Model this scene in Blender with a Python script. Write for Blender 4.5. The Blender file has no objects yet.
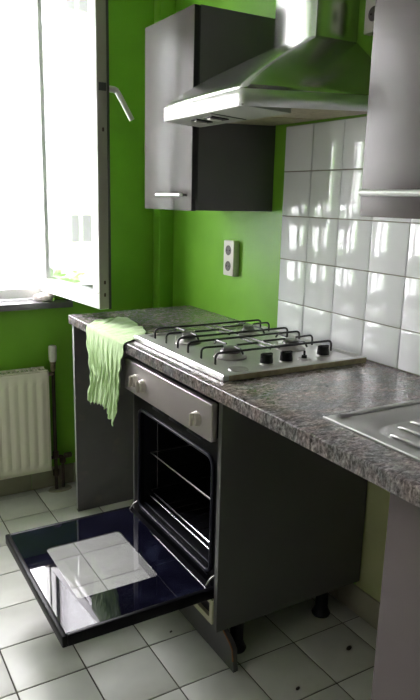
import bpy, bmesh, math, random
from mathutils import Vector, Matrix
random.seed(7)
S = bpy.context.scene
COL = S.collection

# ------------------------------------------------------------------ camera
cd = bpy.data.cameras.new('camera'); cam = bpy.data.objects.new('camera', cd); COL.objects.link(cam)
cd.sensor_fit = 'HORIZONTAL'; cd.sensor_width = 36.0; cd.lens = 651.62 * 36 / 420; cd.clip_start = 0.02
_R = Vector((0.86123, -0.50764, 0.02394)); _U = Vector((0.09423, 0.20579, 0.97405)); _F = Vector((0.49939, 0.83663, -0.22507))
m = Matrix.Identity(4)
for i in range(3):
    m[i][0] = _R[i]; m[i][1] = _U[i]; m[i][2] = -_F[i]
m.translation = Vector((-0.8634, -2.0411, 1.3678))
cam.matrix_world = m
S.camera = cam
# ------------------------------------------------------------------ sky, window portal, exposure
w = bpy.data.worlds.new('overcast_sky'); S.world = w; w.use_nodes = True
bg = w.node_tree.nodes['Background']; bg.inputs['Color'].default_value = (1.0, 0.955, 1.02, 1); bg.inputs['Strength'].default_value = 9.0
WX0, WX1, WZ0, WZ1, WY = -1.06, 0.03, 0.905, 2.32, 0.85      # window opening in the back wall
pd = bpy.data.lights.new('window_portal', 'AREA'); pd.shape = 'RECTANGLE'; pd.size = WX1 - WX0; pd.size_y = WZ1 - WZ0
pd.cycles.is_portal = True
po = bpy.data.objects.new('window_portal', pd); COL.objects.link(po)
po.location = ((WX0 + WX1) / 2, WY + 0.22, (WZ0 + WZ1) / 2); po.rotation_euler = (math.radians(-90), 0, 0)
vs = S.view_settings; vs.view_transform = 'Standard'; vs.look = 'None'; vs.gamma = 1.0; vs.use_curve_mapping = False
vs.exposure = 1.66
H = 0.8845                                                    # worktop height

# ------------------------------------------------------------------ materials
def nodes_of(name):
    mt = bpy.data.materials.new(name); mt.use_nodes = True
    nt = mt.node_tree; return mt, nt, nt.nodes, nt.links, nt.nodes['Principled BSDF']
def mat(name, col, rough=0.5, metal=0.0, spec=0.5, noise=0.0, nscale=20.0, bump=0.0, bscale=60.0, coat=0.0, rand=0.0, stretch=None, sheen=0.0, dirt=None):
    """plain procedural surface: base colour with value noise, optional bump, coat, per-object variation and stains"""
    mt, nt, N, L, b = nodes_of(name)
    b.inputs['Roughness'].default_value = rough; b.inputs['Metallic'].default_value = metal
    b.inputs['Specular IOR Level'].default_value = spec; b.inputs['Coat Weight'].default_value = coat
    b.inputs['Coat Roughness'].default_value = 0.03
    if sheen: b.inputs['Sheen Weight'].default_value = sheen
    tc = N.new('ShaderNodeTexCoord'); mp = N.new('ShaderNodeMapping'); L.new(tc.outputs['Object'], mp.inputs['Vector'])
    if stretch: mp.inputs['Scale'].default_value = stretch
    src = None
    rgb = N.new('ShaderNodeRGB'); rgb.outputs[0].default_value = (*col, 1); src = rgb.outputs[0]
    if noise:
        n = N.new('ShaderNodeTexNoise'); n.inputs['Scale'].default_value = nscale; n.inputs['Detail'].default_value = 5
        L.new(mp.outputs[0], n.inputs['Vector'])
        mr = N.new('ShaderNodeMapRange'); mr.inputs['From Min'].default_value = 0.25; mr.inputs['From Max'].default_value = 0.75
        mr.inputs['To Min'].default_value = 1 - noise; mr.inputs['To Max'].default_value = 1 + noise
        L.new(n.outputs['Fac'], mr.inputs['Value'])
        hs = N.new('ShaderNodeHueSaturation'); L.new(src, hs.inputs['Color']); L.new(mr.outputs[0], hs.inputs['Value']); src = hs.outputs[0]
    if rand:
        oi = N.new('ShaderNodeObjectInfo'); mr = N.new('ShaderNodeMapRange')
        mr.inputs['To Min'].default_value = 1 - rand; mr.inputs['To Max'].default_value = 1 + rand
        L.new(oi.outputs['Random'], mr.inputs['Value'])
        hs = N.new('ShaderNodeHueSaturation'); L.new(src, hs.inputs['Color']); L.new(mr.outputs[0], hs.inputs['Value']); src = hs.outputs[0]
    if dirt:
        dcol, dscale, lo, hi = dirt
        n = N.new('ShaderNodeTexNoise'); n.inputs['Scale'].default_value = dscale; n.inputs['Detail'].default_value = 6
        L.new(tc.outputs['Object'], n.inputs['Vector'])
        mr = N.new('ShaderNodeMapRange'); mr.inputs['From Min'].default_value = lo; mr.inputs['From Max'].default_value = hi
        L.new(n.outputs['Fac'], mr.inputs['Value'])
        mx = N.new('ShaderNodeMix'); mx.data_type = 'RGBA'
        L.new(mr.outputs[0], mx.inputs['Factor']); L.new(src, mx.inputs['A']); mx.inputs['B'].default_value = (*dcol, 1)
        src = mx.outputs['Result']
    L.new(src, b.inputs['Base Color'])
    if bump:
        n = N.new('ShaderNodeTexNoise'); n.inputs['Scale'].default_value = bscale; n.inputs['Detail'].default_value = 4
        L.new(mp.outputs[0], n.inputs['Vector'])
        bp = N.new('ShaderNodeBump'); bp.inputs['Strength'].default_value = bump; bp.inputs['Distance'].default_value = 0.002
        L.new(n.outputs['Fac'], bp.inputs['Height']); L.new(bp.outputs[0], b.inputs['Normal'])
    return mt
def glass_mat(name, tint=(1, 1, 1), f0=0.04):
    """clear pane: transparent body with angle-dependent mirror reflection"""
    mt = bpy.data.materials.new(name); mt.use_nodes = True; nt = mt.node_tree; N = nt.nodes; L = nt.links
    N.remove(N['Principled BSDF']); out = N['Material Output']
    tr = N.new('ShaderNodeBsdfTransparent'); tr.inputs[0].default_value = (*tint, 1)
    gl = N.new('ShaderNodeBsdfGlossy'); gl.inputs['Roughness'].default_value = 0.01
    lw = N.new('ShaderNodeLayerWeight')
    p = N.new('ShaderNodeMath'); p.operation = 'POWER'; p.inputs[1].default_value = 5.0; L.new(lw.outputs['Facing'], p.inputs[0])
    a = N.new('ShaderNodeMath'); a.operation = 'MULTIPLY_ADD'; a.inputs[1].default_value = 1 - f0; a.inputs[2].default_value = f0; L.new(p.outputs[0], a.inputs[0])
    lw.inputs['Blend'].default_value = 0.5
    mx = N.new('ShaderNodeMixShader'); L.new(a.outputs[0], mx.inputs[0]); L.new(tr.outputs[0], mx.inputs[1]); L.new(gl.outputs[0], mx.inputs[2])
    L.new(mx.outputs[0], out.inputs['Surface'])
    return mt
def hazy_glass_mat(name, tint, f0, haze, hcol):
    """glass with a film of grime: part of the light scatters in the film"""
    mt = glass_mat(name, tint, f0); nt = mt.node_tree; N = nt.nodes; L = nt.links
    mx = N['Mix Shader']; tr = N['Transparent BSDF']
    df = N.new('ShaderNodeBsdfDiffuse'); df.inputs[0].default_value = (*hcol, 1)
    tc = N.new('ShaderNodeTexCoord'); n = N.new('ShaderNodeTexNoise'); n.inputs['Scale'].default_value = 14; L.new(tc.outputs['Object'], n.inputs['Vector'])
    mr = N.new('ShaderNodeMapRange'); mr.inputs['To Min'].default_value = haze * 0.6; mr.inputs['To Max'].default_value = haze * 1.4; L.new(n.outputs['Fac'], mr.inputs['Value'])
    m2 = N.new('ShaderNodeMixShader'); L.new(mr.outputs[0], m2.inputs[0]); L.new(tr.outputs[0], m2.inputs[1]); L.new(df.outputs[0], m2.inputs[2])
    L.new(m2.outputs[0], mx.inputs[1])
    return mt
def granite_mat(name):
    mt, nt, N, L, b = nodes_of(name)
    tc = N.new('ShaderNodeTexCoord')
    mp = N.new('ShaderNodeMapping'); L.new(tc.outputs['Object'], mp.inputs['Vector']); mp.inputs['Scale'].default_value = (1.0, 1.7, 1.0); mp.inputs['Rotation'].default_value = (0, 0, 0.5)
    n1 = N.new('ShaderNodeTexNoise'); n1.inputs['Scale'].default_value = 62; n1.inputs['Detail'].default_value = 8; n1.inputs['Roughness'].default_value = 0.72; n1.inputs['Distortion'].default_value = 0.6
    n2 = N.new('ShaderNodeTexNoise'); n2.inputs['Scale'].default_value = 9; n2.inputs['Detail'].default_value = 4; n2.inputs['Distortion'].default_value = 0.8
    n3 = N.new('ShaderNodeTexNoise'); n3.inputs['Scale'].default_value = 130; n3.inputs['Detail'].default_value = 3
    for n in (n1, n2, n3): L.new(mp.outputs[0], n.inputs['Vector'])
    r1 = N.new('ShaderNodeValToRGB'); r1.color_ramp.interpolation = 'LINEAR'
    e = r1.color_ramp.elements
    e[0].position = 0.36; e[0].color = (0.030, 0.027, 0.027, 1)
    e[1].position = 0.66; e[1].color = (0.38, 0.36, 0.35, 1)
    for pos, c in ((0.44, (0.085, 0.077, 0.074, 1)), (0.50, (0.15, 0.138, 0.135, 1)), (0.57, (0.23, 0.215, 0.212, 1))):
        x = e.new(pos); x.color = c
    L.new(n1.outputs['Fac'], r1.inputs['Fac'])
    r2 = N.new('ShaderNodeValToRGB'); r2.color_ramp.elements[0].color = (0.86, 0.90, 0.95, 1); r2.color_ramp.elements[1].color = (1.20, 1.04, 1.02, 1)
    r2.color_ramp.elements[0].position = 0.38; r2.color_ramp.elements[1].position = 0.62
    L.new(n2.outputs['Fac'], r2.inputs['Fac'])
    m1 = N.new('ShaderNodeMix'); m1.data_type = 'RGBA'; m1.blend_type = 'MULTIPLY'; m1.inputs['Factor'].default_value = 1
    L.new(r1.outputs[0], m1.inputs['A']); L.new(r2.outputs[0], m1.inputs['B'])
    r3 = N.new('ShaderNodeMapRange'); r3.inputs['From Min'].default_value = 0.3; r3.inputs['From Max'].default_value = 0.7; r3.inputs['To Min'].default_value = 0.72; r3.inputs['To Max'].default_value = 1.3
    L.new(n3.outputs['Fac'], r3.inputs['Value'])
    hs = N.new('ShaderNodeHueSaturation'); L.new(m1.outputs['Result'], hs.inputs['Color']); L.new(r3.outputs[0], hs.inputs['Value'])
    L.new(hs.outputs[0], b.inputs['Base Color'])
    b.inputs['Roughness'].default_value = 0.20; b.inputs['Specular IOR Level'].default_value = 0.5
    bp = N.new('ShaderNodeBump'); bp.inputs['Strength'].default_value = 0.12; bp.inputs['Distance'].default_value = 0.001
    L.new(n3.outputs['Fac'], bp.inputs['Height']); L.new(bp.outputs[0], b.inputs['Normal'])
    return mt
def brushed_mat(name, col, rough, stretch, amount=0.25, bump=0.05):
    mt, nt, N, L, b = nodes_of(name)
    b.inputs['Metallic'].default_value = 1.0
    tc = N.new('ShaderNodeTexCoord'); mp = N.new('ShaderNodeMapping'); mp.inputs['Scale'].default_value = stretch
    L.new(tc.outputs['Object'], mp.inputs['Vector'])
    n = N.new('ShaderNodeTexNoise'); n.inputs['Scale'].default_value = 40; n.inputs['Detail'].default_value = 4; L.new(mp.outputs[0], n.inputs['Vector'])
    mr = N.new('ShaderNodeMapRange'); mr.inputs['To Min'].default_value = rough * (1 - amount); mr.inputs['To Max'].default_value = rough * (1 + amount)
    L.new(n.outputs['Fac'], mr.inputs['Value']); L.new(mr.outputs[0], b.inputs['Roughness'])
    n2 = N.new('ShaderNodeTexNoise'); n2.inputs['Scale'].default_value = 7; n2.inputs['Detail'].default_value = 5; L.new(tc.outputs['Object'], n2.inputs['Vector'])
    m2 = N.new('ShaderNodeMapRange'); m2.inputs['To Min'].default_value = 0.82; m2.inputs['To Max'].default_value = 1.12; L.new(n2.outputs['Fac'], m2.inputs['Value'])
    hs = N.new('ShaderNodeHueSaturation'); hs.inputs['Color'].default_value = (*col, 1); L.new(m2.outputs[0], hs.inputs['Value'])
    L.new(hs.outputs[0], b.inputs['Base Color'])
    bp = N.new('ShaderNodeBump'); bp.inputs['Strength'].default_value = bump; bp.inputs['Distance'].default_value = 0.001
    L.new(n.outputs['Fac'], bp.inputs['Height']); L.new(bp.outputs[0], b.inputs['Normal'])
    return mt

M = {}
M['green'] = mat('green_wall_paint', (0.165, 0.395, 0.026), 0.42, noise=0.10, nscale=6, bump=0.25, bscale=120)
M['white_paint'] = mat('white_ceiling_paint', (0.74, 0.74, 0.72), 0.8, noise=0.04, nscale=5)
M['plain_wall'] = mat('off_white_wall_paint', (0.74, 0.73, 0.70), 0.7, noise=0.05, nscale=4)
M['floor_tile'] = mat('cream_floor_tile', (0.63, 0.63, 0.58), 0.42, noise=0.08, nscale=9, rand=0.05, bump=0.06, bscale=40, dirt=((0.40, 0.38, 0.30), 3.0, 0.55, 0.95))
M['floor_grout'] = mat('dark_floor_grout', (0.075, 0.068, 0.055), 0.9, noise=0.2, nscale=30)
M['wall_tile'] = mat('glazed_white_tile', (0.80, 0.80, 0.82), 0.07, noise=0.02, nscale=8, rand=0.015, bump=0.03, bscale=6)
M['wall_grout'] = mat('tile_grout', (0.33, 0.31, 0.27), 0.9, noise=0.15, nscale=40)
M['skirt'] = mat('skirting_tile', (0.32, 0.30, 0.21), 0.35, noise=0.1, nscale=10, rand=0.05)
M['granite'] = granite_mat('stone_look_laminate')
M['door_grey'] = mat('grey_laminate_front', (0.098, 0.080, 0.080), 0.36, spec=0.36, noise=0.05, nscale=5, bump=0.06, bscale=300, dirt=((0.065, 0.057, 0.057), 4.0, 0.5, 0.85))
M['carcass'] = mat('dark_grey_carcass', (0.075, 0.073, 0.070), 0.5, noise=0.08, nscale=6)
M['panel_grey'] = mat('grey_panel', (0.105, 0.10, 0.10), 0.5, noise=0.10, nscale=8, dirt=((0.16, 0.13, 0.12), 14.0, 0.58, 0.8))
M['edge_light'] = mat('pale_edge_banding', (0.42, 0.42, 0.42), 0.4)
M['edge_dark'] = mat('black_gap_strip', (0.012, 0.012, 0.012), 0.6)
M['steel'] = brushed_mat('brushed_steel', (0.66, 0.65, 0.64), 0.42, (1, 0.03, 1))
M['steel_hood'] = brushed_mat('hood_steel', (0.60, 0.60, 0.59), 0.24, (1, 1, 0.03), bump=0.02)
M['steel_sink'] = brushed_mat('sink_steel', (0.42, 0.415, 0.40), 0.30, (1, 0.04, 1))
M['silver_panel'] = mat('silver_control_panel', (0.38, 0.335, 0.345), 0.36, metal=0.55, noise=0.04, nscale=8)
M['steel_lip'] = mat('satin_hood_lip', (0.76, 0.76, 0.75), 0.42, metal=1.0)
M['strip'] = mat('grey_hood_strip', (0.36, 0.36, 0.33), 0.5, metal=0.2)
M['satin'] = mat('satin_bar', (0.72, 0.72, 0.71), 0.33, metal=0.9)
M['plaster'] = mat('bare_olive_plaster', (0.36, 0.37, 0.17), 0.8, noise=0.12, nscale=6, bump=0.3, bscale=80)
M['chrome'] = mat('polished_chrome', (0.78, 0.78, 0.78), 0.12, metal=1.0)
M['rack_chrome'] = mat('rack_wire_chrome', (0.75, 0.75, 0.76), 0.22, metal=1.0)
M['enamel'] = mat('black_enamel', (0.003, 0.003, 0.004), 0.34, spec=0.10)
M['enamel_in'] = mat('black_oven_lining', (0.004, 0.004, 0.006), 0.45, spec=0.2, noise=0.3, nscale=30)
M['black_rubber'] = mat('black_rubber', (0.008, 0.008, 0.014), 0.4, spec=0.25)
M['black_glass'] = mat('navy_black_oven_glass', (0.004, 0.004, 0.010), 0.02, spec=0.6, noise=0.5, nscale=9, dirt=((0.020, 0.026, 0.048), 9.0, 0.56, 0.95))
M['gasket'] = mat('dark_grey_gasket', (0.012, 0.012, 0.022), 0.35, spec=0.20)
M['iron'] = mat('black_iron_wire', (0.012, 0.012, 0.012), 0.30, noise=0.3, nscale=40)
M['knob_black'] = mat('black_plastic_knob', (0.007, 0.007, 0.007), 0.5, spec=0.2)
M['knob_cream'] = mat('cream_metal_knob', (0.50, 0.46, 0.40), 0.3, metal=0.3)
M['burner'] = mat('worn_burner_aluminium', (0.36, 0.345, 0.33), 0.38, metal=0.8, noise=0.3, nscale=25)
M['burner_cap'] = mat('dull_burner_cap', (0.16, 0.155, 0.15), 0.42, metal=0.6, noise=0.4, nscale=30)
M['hob_edge'] = mat('grimy_hob_edge', (0.34, 0.28, 0.17), 0.5, metal=0.3, noise=0.35, nscale=35)
M['cloth'] = mat('pale_green_cloth', (0.37, 0.53, 0.235), 0.9, noise=0.16, nscale=45, bump=0.8, bscale=110, sheen=0.3, stretch=(1, 1, 0.45))
M['white_frame'] = mat('white_window_paint', (0.80, 0.80, 0.78), 0.35, noise=0.03, nscale=6)
M['sash_edge'] = mat('shaded_sash_edge', (0.24, 0.225, 0.185), 0.5, noise=0.12, nscale=12, stretch=(1, 1, 0.2), dirt=((0.20, 0.17, 0.13), 9.0, 0.6, 0.8))  # darker grey paints in the shade on the open leaf's free edge
M['seal'] = mat('dark_window_seal', (0.05, 0.05, 0.045), 0.6)
M['sill_stone'] = mat('polished_dark_sill', (0.16, 0.155, 0.165), 0.18, noise=0.2, nscale=12)
M['handle_grey'] = mat('grey_window_handle', (0.62, 0.60, 0.58), 0.3, metal=0.5)
M['radiator'] = mat('cream_radiator_enamel', (0.74, 0.71, 0.56), 0.35, noise=0.03, nscale=6)
M['valve_white'] = mat('white_valve_plastic', (0.62, 0.60, 0.54), 0.4)
M['pipe'] = mat('old_brown_pipe', (0.06, 0.04, 0.03), 0.45, metal=0.5, noise=0.3, nscale=25)
M['brass'] = mat('dull_brass', (0.28, 0.22, 0.14), 0.4, metal=0.8, noise=0.2, nscale=30)
M['rag'] = mat('off_white_rag', (0.62, 0.57, 0.52), 0.9, noise=0.1, nscale=30, bump=0.5, bscale=60)
M['socket'] = mat('cream_socket_plastic', (0.60, 0.56, 0.52), 0.35)
M['socket_in'] = mat('grey_socket_well', (0.10, 0.085, 0.085), 0.5)
M['vent_cream'] = mat('cream_vent_plastic', (0.50, 0.48, 0.33), 0.5)
M['filter'] = mat('greasy_filter_mesh', (0.36, 0.31, 0.20), 0.45, metal=0.4, noise=0.3, nscale=60, bump=0.5, bscale=250)
M['chip'] = mat('bare_chipboard', (0.26, 0.12, 0.06), 0.85, noise=0.3, nscale=60)
M['facade'] = mat('pale_render', (0.84, 0.84, 0.82), 0.9, noise=0.03, nscale=2)
M['facade_trim'] = mat('grey_stone_trim', (0.30, 0.30, 0.29), 0.9)
M['pane_dark'] = mat('dark_window_pane', (0.10, 0.10, 0.10), 0.1)
M['leaf'] = mat('shrub_leaf', (0.10, 0.20, 0.04), 0.6, noise=0.3, nscale=4)
M['bark'] = mat('shrub_bark', (0.10, 0.07, 0.05), 0.9)
M['paving'] = mat('street_paving', (0.45, 0.45, 0.44), 0.9, noise=0.1, nscale=3)
M['crumb'] = mat('dark_crumb', (0.03, 0.02, 0.012), 0.8)
M['glass'] = glass_mat('window_glass', (0.97, 0.985, 0.975))
M['oven_pane'] = hazy_glass_mat('oven_window_glass', (0.93, 0.93, 0.93), 0.04, 0.20, (0.46, 0.45, 0.46))

# ------------------------------------------------------------------ mesh helpers
def link(o, parent=None):
    COL.objects.link(o)
    if parent is not None:
        o.parent = parent; o.matrix_parent_inverse = world_of(parent).inverted()
    return o
def world_of(o):
    mw = o.matrix_basis.copy()
    if o.parent: mw = world_of(o.parent) @ o.matrix_parent_inverse @ mw
    return mw
def finish(name, bm, material, parent=None, smooth=False, angle=40):
    """bmesh in world space -> one object whose origin is the middle of its base"""
    bm.normal_update()
    lo = Vector((1e9,) * 3); hi = -lo
    for v in bm.verts:
        for i in range(3): lo[i] = min(lo[i], v.co[i]); hi[i] = max(hi[i], v.co[i])
    org = Vector(((lo.x + hi.x) / 2, (lo.y + hi.y) / 2, lo.z))
    for v in bm.verts: v.co -= org
    me = bpy.data.meshes.new(name); bm.to_mesh(me); bm.free()
    mats = material if isinstance(material, (list, tuple)) else [material]
    for x in mats: me.materials.append(M[x])
    if smooth:
        for p in me.polygons: p.use_smooth = True
        me.set_sharp_from_angle(angle=math.radians(angle))
    o = bpy.data.objects.new(name, me); o.location = org
    return link(o, parent)
def thing(name, loc, label=None, cat=None, group=None, kind=None):
    o = bpy.data.objects.new(name, None); o.location = loc; o.empty_display_size = 0.05; COL.objects.link(o)
    return tag(o, label, cat, group, kind)
def tag(o, label=None, cat=None, group=None, kind=None):
    if label: o['label'] = label
    if cat: o['category'] = cat
    if group: o['group'] = group
    if kind: o['kind'] = kind
    return o
def add_box(bm, x0, x1, y0, y1, z0, z1, bev=0.0, seg=2, mi=0, mtx=None):
    r = bmesh.ops.create_cube(bm, size=1.0); vs_ = r['verts']
    for v in vs_:
        v.co = Vector(((x0 + x1) / 2 + v.co.x * (x1 - x0), (y0 + y1) / 2 + v.co.y * (y1 - y0), (z0 + z1) / 2 + v.co.z * (z1 - z0)))
    fs = list({f for v in vs_ for f in v.link_faces})
    for f in fs: f.material_index = mi
    if bev > 0:
        es = list({e for v in vs_ for e in v.link_edges})
        r2 = bmesh.ops.bevel(bm, geom=es, offset=bev, segments=seg, profile=0.5, affect='EDGES')
        for f in r2['faces']: f.material_index = mi
        vs_ = list({v for f in r2['faces'] for v in f.verts} | {v for v in vs_ if v.is_valid})
    if mtx is not None:
        for v in vs_: v.co = mtx @ v.co
    return vs_
def box(name, x0, x1, y0, y1, z0, z1, material, parent=None, bev=0.0, seg=2, mtx=None, smooth=None):
    bm = bmesh.new(); add_box(bm, x0, x1, y0, y1, z0, z1, bev, seg, 0, mtx)
    return finish(name, bm, material, parent, smooth=bev > 0 if smooth is None else smooth)
def add_tube(bm, pts, r, n=8, cap=True):
    pts = [Vector(p) for p in pts]; rings = []
    t0 = (pts[1] - pts[0]).normalized(); ref = Vector((0, 0, 1)) if abs(t0.z) < 0.9 else Vector((1, 0, 0))
    nrm = (ref - t0 * ref.dot(t0)).normalized()
    for i, p in enumerate(pts):
        t = ((pts[min(i + 1, len(pts) - 1)] - p).normalized() + (p - pts[max(i - 1, 0)]).normalized())
        t = t.normalized() if t.length > 1e-6 else t0
        nrm = (nrm - t * nrm.dot(t)).normalized(); bi = t.cross(nrm)
        rr = r[i] if isinstance(r, (list, tuple)) else r
        rings.append([bm.verts.new(p + (nrm * math.cos(2 * math.pi * k / n) + bi * math.sin(2 * math.pi * k / n)) * rr) for k in range(n)])
    for a, b in zip(rings, rings[1:]):
        for k in range(n): bm.faces.new((a[k], a[(k + 1) % n], b[(k + 1) % n], b[k]))
    if cap: bm.faces.new(list(reversed(rings[0]))); bm.faces.new(rings[-1])
def bend(pts, rad=0.012, steps=4):
    """round the inner corners of a polyline"""
    pts = [Vector(p) for p in pts]; out = [pts[0]]
    for a, b, c in zip(pts, pts[1:], pts[2:]):
        ra = min(rad, (a - b).length * 0.45); rb = min(rad, (c - b).length * 0.45)
        p0 = b + (a - b).normalized() * ra; p1 = b + (c - b).normalized() * rb
        for i in range(steps + 1):
            t = i / steps; out.append(p0 * (1 - t) ** 2 + b * 2 * t * (1 - t) + p1 * t * t)
    out.append(pts[-1]); return out
def tube(name, pts, r, material, parent=None, n=8):
    bm = bmesh.new(); add_tube(bm, pts, r, n); return finish(name, bm, material, parent, smooth=True, angle=60)
def add_lathe(bm, prof, centre, axis='z', n=24):
    """profile of (radius, height) pairs turned round an axis through centre"""
    c = Vector(centre); rings = []
    for r, h in prof:
        ring = []
        for k in range(n):
            a = 2 * math.pi * k / n; u, v = r * math.cos(a), r * math.sin(a)
            d = Vector((u, v, h)) if axis == 'z' else (Vector((h, v, u)) if axis == 'x' else Vector((u, h, -v)))
            ring.append(bm.verts.new(c + d))
        rings.append(ring)
    for a, b in zip(rings, rings[1:]):
        for k in range(n): bm.faces.new((a[k], a[(k + 1) % n], b[(k + 1) % n], b[k]))
    bm.faces.new(list(reversed(rings[0]))); bm.faces.new(rings[-1])
    bmesh.ops.recalc_face_normals(bm, faces=bm.faces)
def lathe(name, prof, centre, material, parent=None, axis='z', n=24):
    bm = bmesh.new(); add_lathe(bm, prof, centre, axis, n); return finish(name, bm, material, parent, smooth=True, angle=35)
def piece(name, mesh, loc, parent, rot=(0, 0, 0)):
    o = bpy.data.objects.new(name, mesh); o.location = loc; o.rotation_euler = rot; COL.objects.link(o)
    o.parent = parent; o.matrix_parent_inverse = world_of(parent).inverted()
    return o
def tile_mesh(name, sx, sy, sz, bev, material):
    bm = bmesh.new(); add_box(bm, -sx / 2, sx / 2, -sy / 2, sy / 2, -sz / 2, sz / 2)
    top = [e for e in bm.edges if all(v.co.z > 0 for v in e.verts)]
    bmesh.ops.bevel(bm, geom=top, offset=bev, segments=2, profile=0.5, affect='EDGES')
    me = bpy.data.meshes.new(name); bm.to_mesh(me); bm.free(); me.materials.append(M[material])
    for p in me.polygons: p.use_smooth = True
    me.set_sharp_from_angle(angle=math.radians(50))
    return me
def frame_ring(bm, x0, x1, z0, z1, t, y0, y1, mi=0):
    add_box(bm, x0, x1, y0, y1, z0, z0 + t, 0, mi=mi); add_box(bm, x0, x1, y0, y1, z1 - t, z1, 0, mi=mi)
    add_box(bm, x0, x0 + t, y0, y1, z0 + t, z1 - t, 0, mi=mi); add_box(bm, x1 - t, x1, y0, y1, z0 + t, z1 - t, 0, mi=mi)

# ------------------------------------------------------------------ the room
XW, XL, YB, YF, ZC = 0.60, -1.75, 0.85, -3.6, 2.62
floor = tag(box('floor', XL, XW, YF, YB, -0.10, -0.0025, 'floor_grout'), 'cream square floor tiles with dark grout', kind='structure')
fp = 0.2053; fx, fy = -0.5058, -0.4251
tmesh = {}
def clipped(a0, a1, lo, hi): return max(a0, lo), min(a1, hi)
i0, i1 = math.floor((XL - fx) / fp), math.ceil((XW - fx) / fp)
j0, j1 = math.floor((YF - fy) / fp), math.ceil((YB - fy) / fp)
for i in range(i0, i1):
    for j in range(j0, j1):
        a0, a1 = clipped(fx + i * fp, fx + (i + 1) * fp, XL, XW); b0, b1 = clipped(fy + j * fp, fy + (j + 1) * fp, YF, YB)
        if a1 - a0 < 0.02 or b1 - b0 < 0.02: continue
        key = (round(a1 - a0, 4), round(b1 - b0, 4))
        if key not in tmesh: tmesh[key] = tile_mesh('tile', key[0] - 0.0045, key[1] - 0.0045, 0.008, 0.0012, 'floor_tile')
        piece('tile', tmesh[key], ((a0 + a1) / 2, (b0 + b1) / 2, -0.004), floor, (random.uniform(-.0015, .0015), random.uniform(-.0015, .0015), 0))
tag(box('ceiling', XL, XW, YF, YB, ZC, ZC + 0.1, 'white_paint'), 'white painted ceiling above the kitchen', kind='structure')
wall_r = tag(box('wall_right', XW, XW + 0.15, YF, YB + 0.30, -0.1, ZC + 0.1, 'green'), 'bright green painted wall with a white tiled splashback', kind='structure')
bm = bmesh.new()
add_box(bm, XL, WX0, YB, YB + 0.30, -0.1, ZC + 0.1); add_box(bm, WX1, XW, YB, YB + 0.30, -0.1, ZC + 0.1)
add_box(bm, WX0, WX1, YB, YB + 0.30, -0.1, WZ0 - 0.035); add_box(bm, WX0, WX1, YB, YB + 0.30, WZ1, ZC + 0.1)
wall_b = tag(finish('wall_back', bm, 'green'), 'green painted wall with the open window', kind='structure')
tag(box('wall_left', XL - 0.15, XL, YF, YB + 0.30, -0.1, ZC + 0.1, 'plain_wall'), 'plain pale wall opposite the worktop', kind='structure')
tag(box('wall_front', XL, XW, YF - 0.15, YF, -0.1, ZC + 0.1, 'green'), 'green wall at the near end of the kitchen', kind='structure')
tag(box('trim_1', 0.525, XW - 0.0005, 0.777, YB - 0.0005, 0.0, ZC, 'green', bev=0.003), 'green boxed pipe casing in the wall corner', kind='structure')

# splashback tiles: bedded in grout on the right wall
tw, th, ty0, tz0 = 0.1525, 0.1542, -0.0915, 1.4705 + 0.1542
bed = box('grout_bed', XW - 0.005, XW - 0.0002, -2.45, ty0, H + 0.0, tz0, 'wall_grout', wall_r)
zr = [tz0 - k * th for k in range(5)] + [H + 0.001]
wt = {}
for i in range(15):
    for k in range(5):
        zz1, zz0 = zr[k], zr[k + 1]; h = zz1 - zz0
        key = round(h, 4)
        if key not in wt: wt[key] = tile_mesh('tile', key - 0.0035, tw - 0.0035, 0.007, 0.0016, 'wall_tile')
        yc = ty0 - (i + 0.5) * tw
        # mesh +Z faces the room (-X)
        piece('tile', wt[key], (XW - 0.0062, yc, (zz0 + zz1) / 2), wall_r, (0, math.radians(-90) + random.uniform(-.002, .002), random.uniform(-.003, .003)))

box('bare_plaster', XW - 0.002, XW - 0.0002, -2.40, -0.60, 0.10, H - 0.04, 'plaster', wall_r)

# skirting of cream tiles along both walls
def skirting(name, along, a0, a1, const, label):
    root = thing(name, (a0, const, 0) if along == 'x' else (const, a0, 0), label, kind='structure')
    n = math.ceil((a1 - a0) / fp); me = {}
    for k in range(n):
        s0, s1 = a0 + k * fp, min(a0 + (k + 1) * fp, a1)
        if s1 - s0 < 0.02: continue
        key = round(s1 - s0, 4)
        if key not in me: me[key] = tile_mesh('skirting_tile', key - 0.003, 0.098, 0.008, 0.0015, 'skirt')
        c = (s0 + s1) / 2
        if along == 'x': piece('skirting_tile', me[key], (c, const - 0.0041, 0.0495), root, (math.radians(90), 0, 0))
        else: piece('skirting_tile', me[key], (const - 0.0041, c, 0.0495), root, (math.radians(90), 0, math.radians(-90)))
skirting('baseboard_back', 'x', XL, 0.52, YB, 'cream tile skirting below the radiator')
skirting('baseboard_right', 'y', YF, 0.77, XW, 'cream tile skirting under the worktop')

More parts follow.
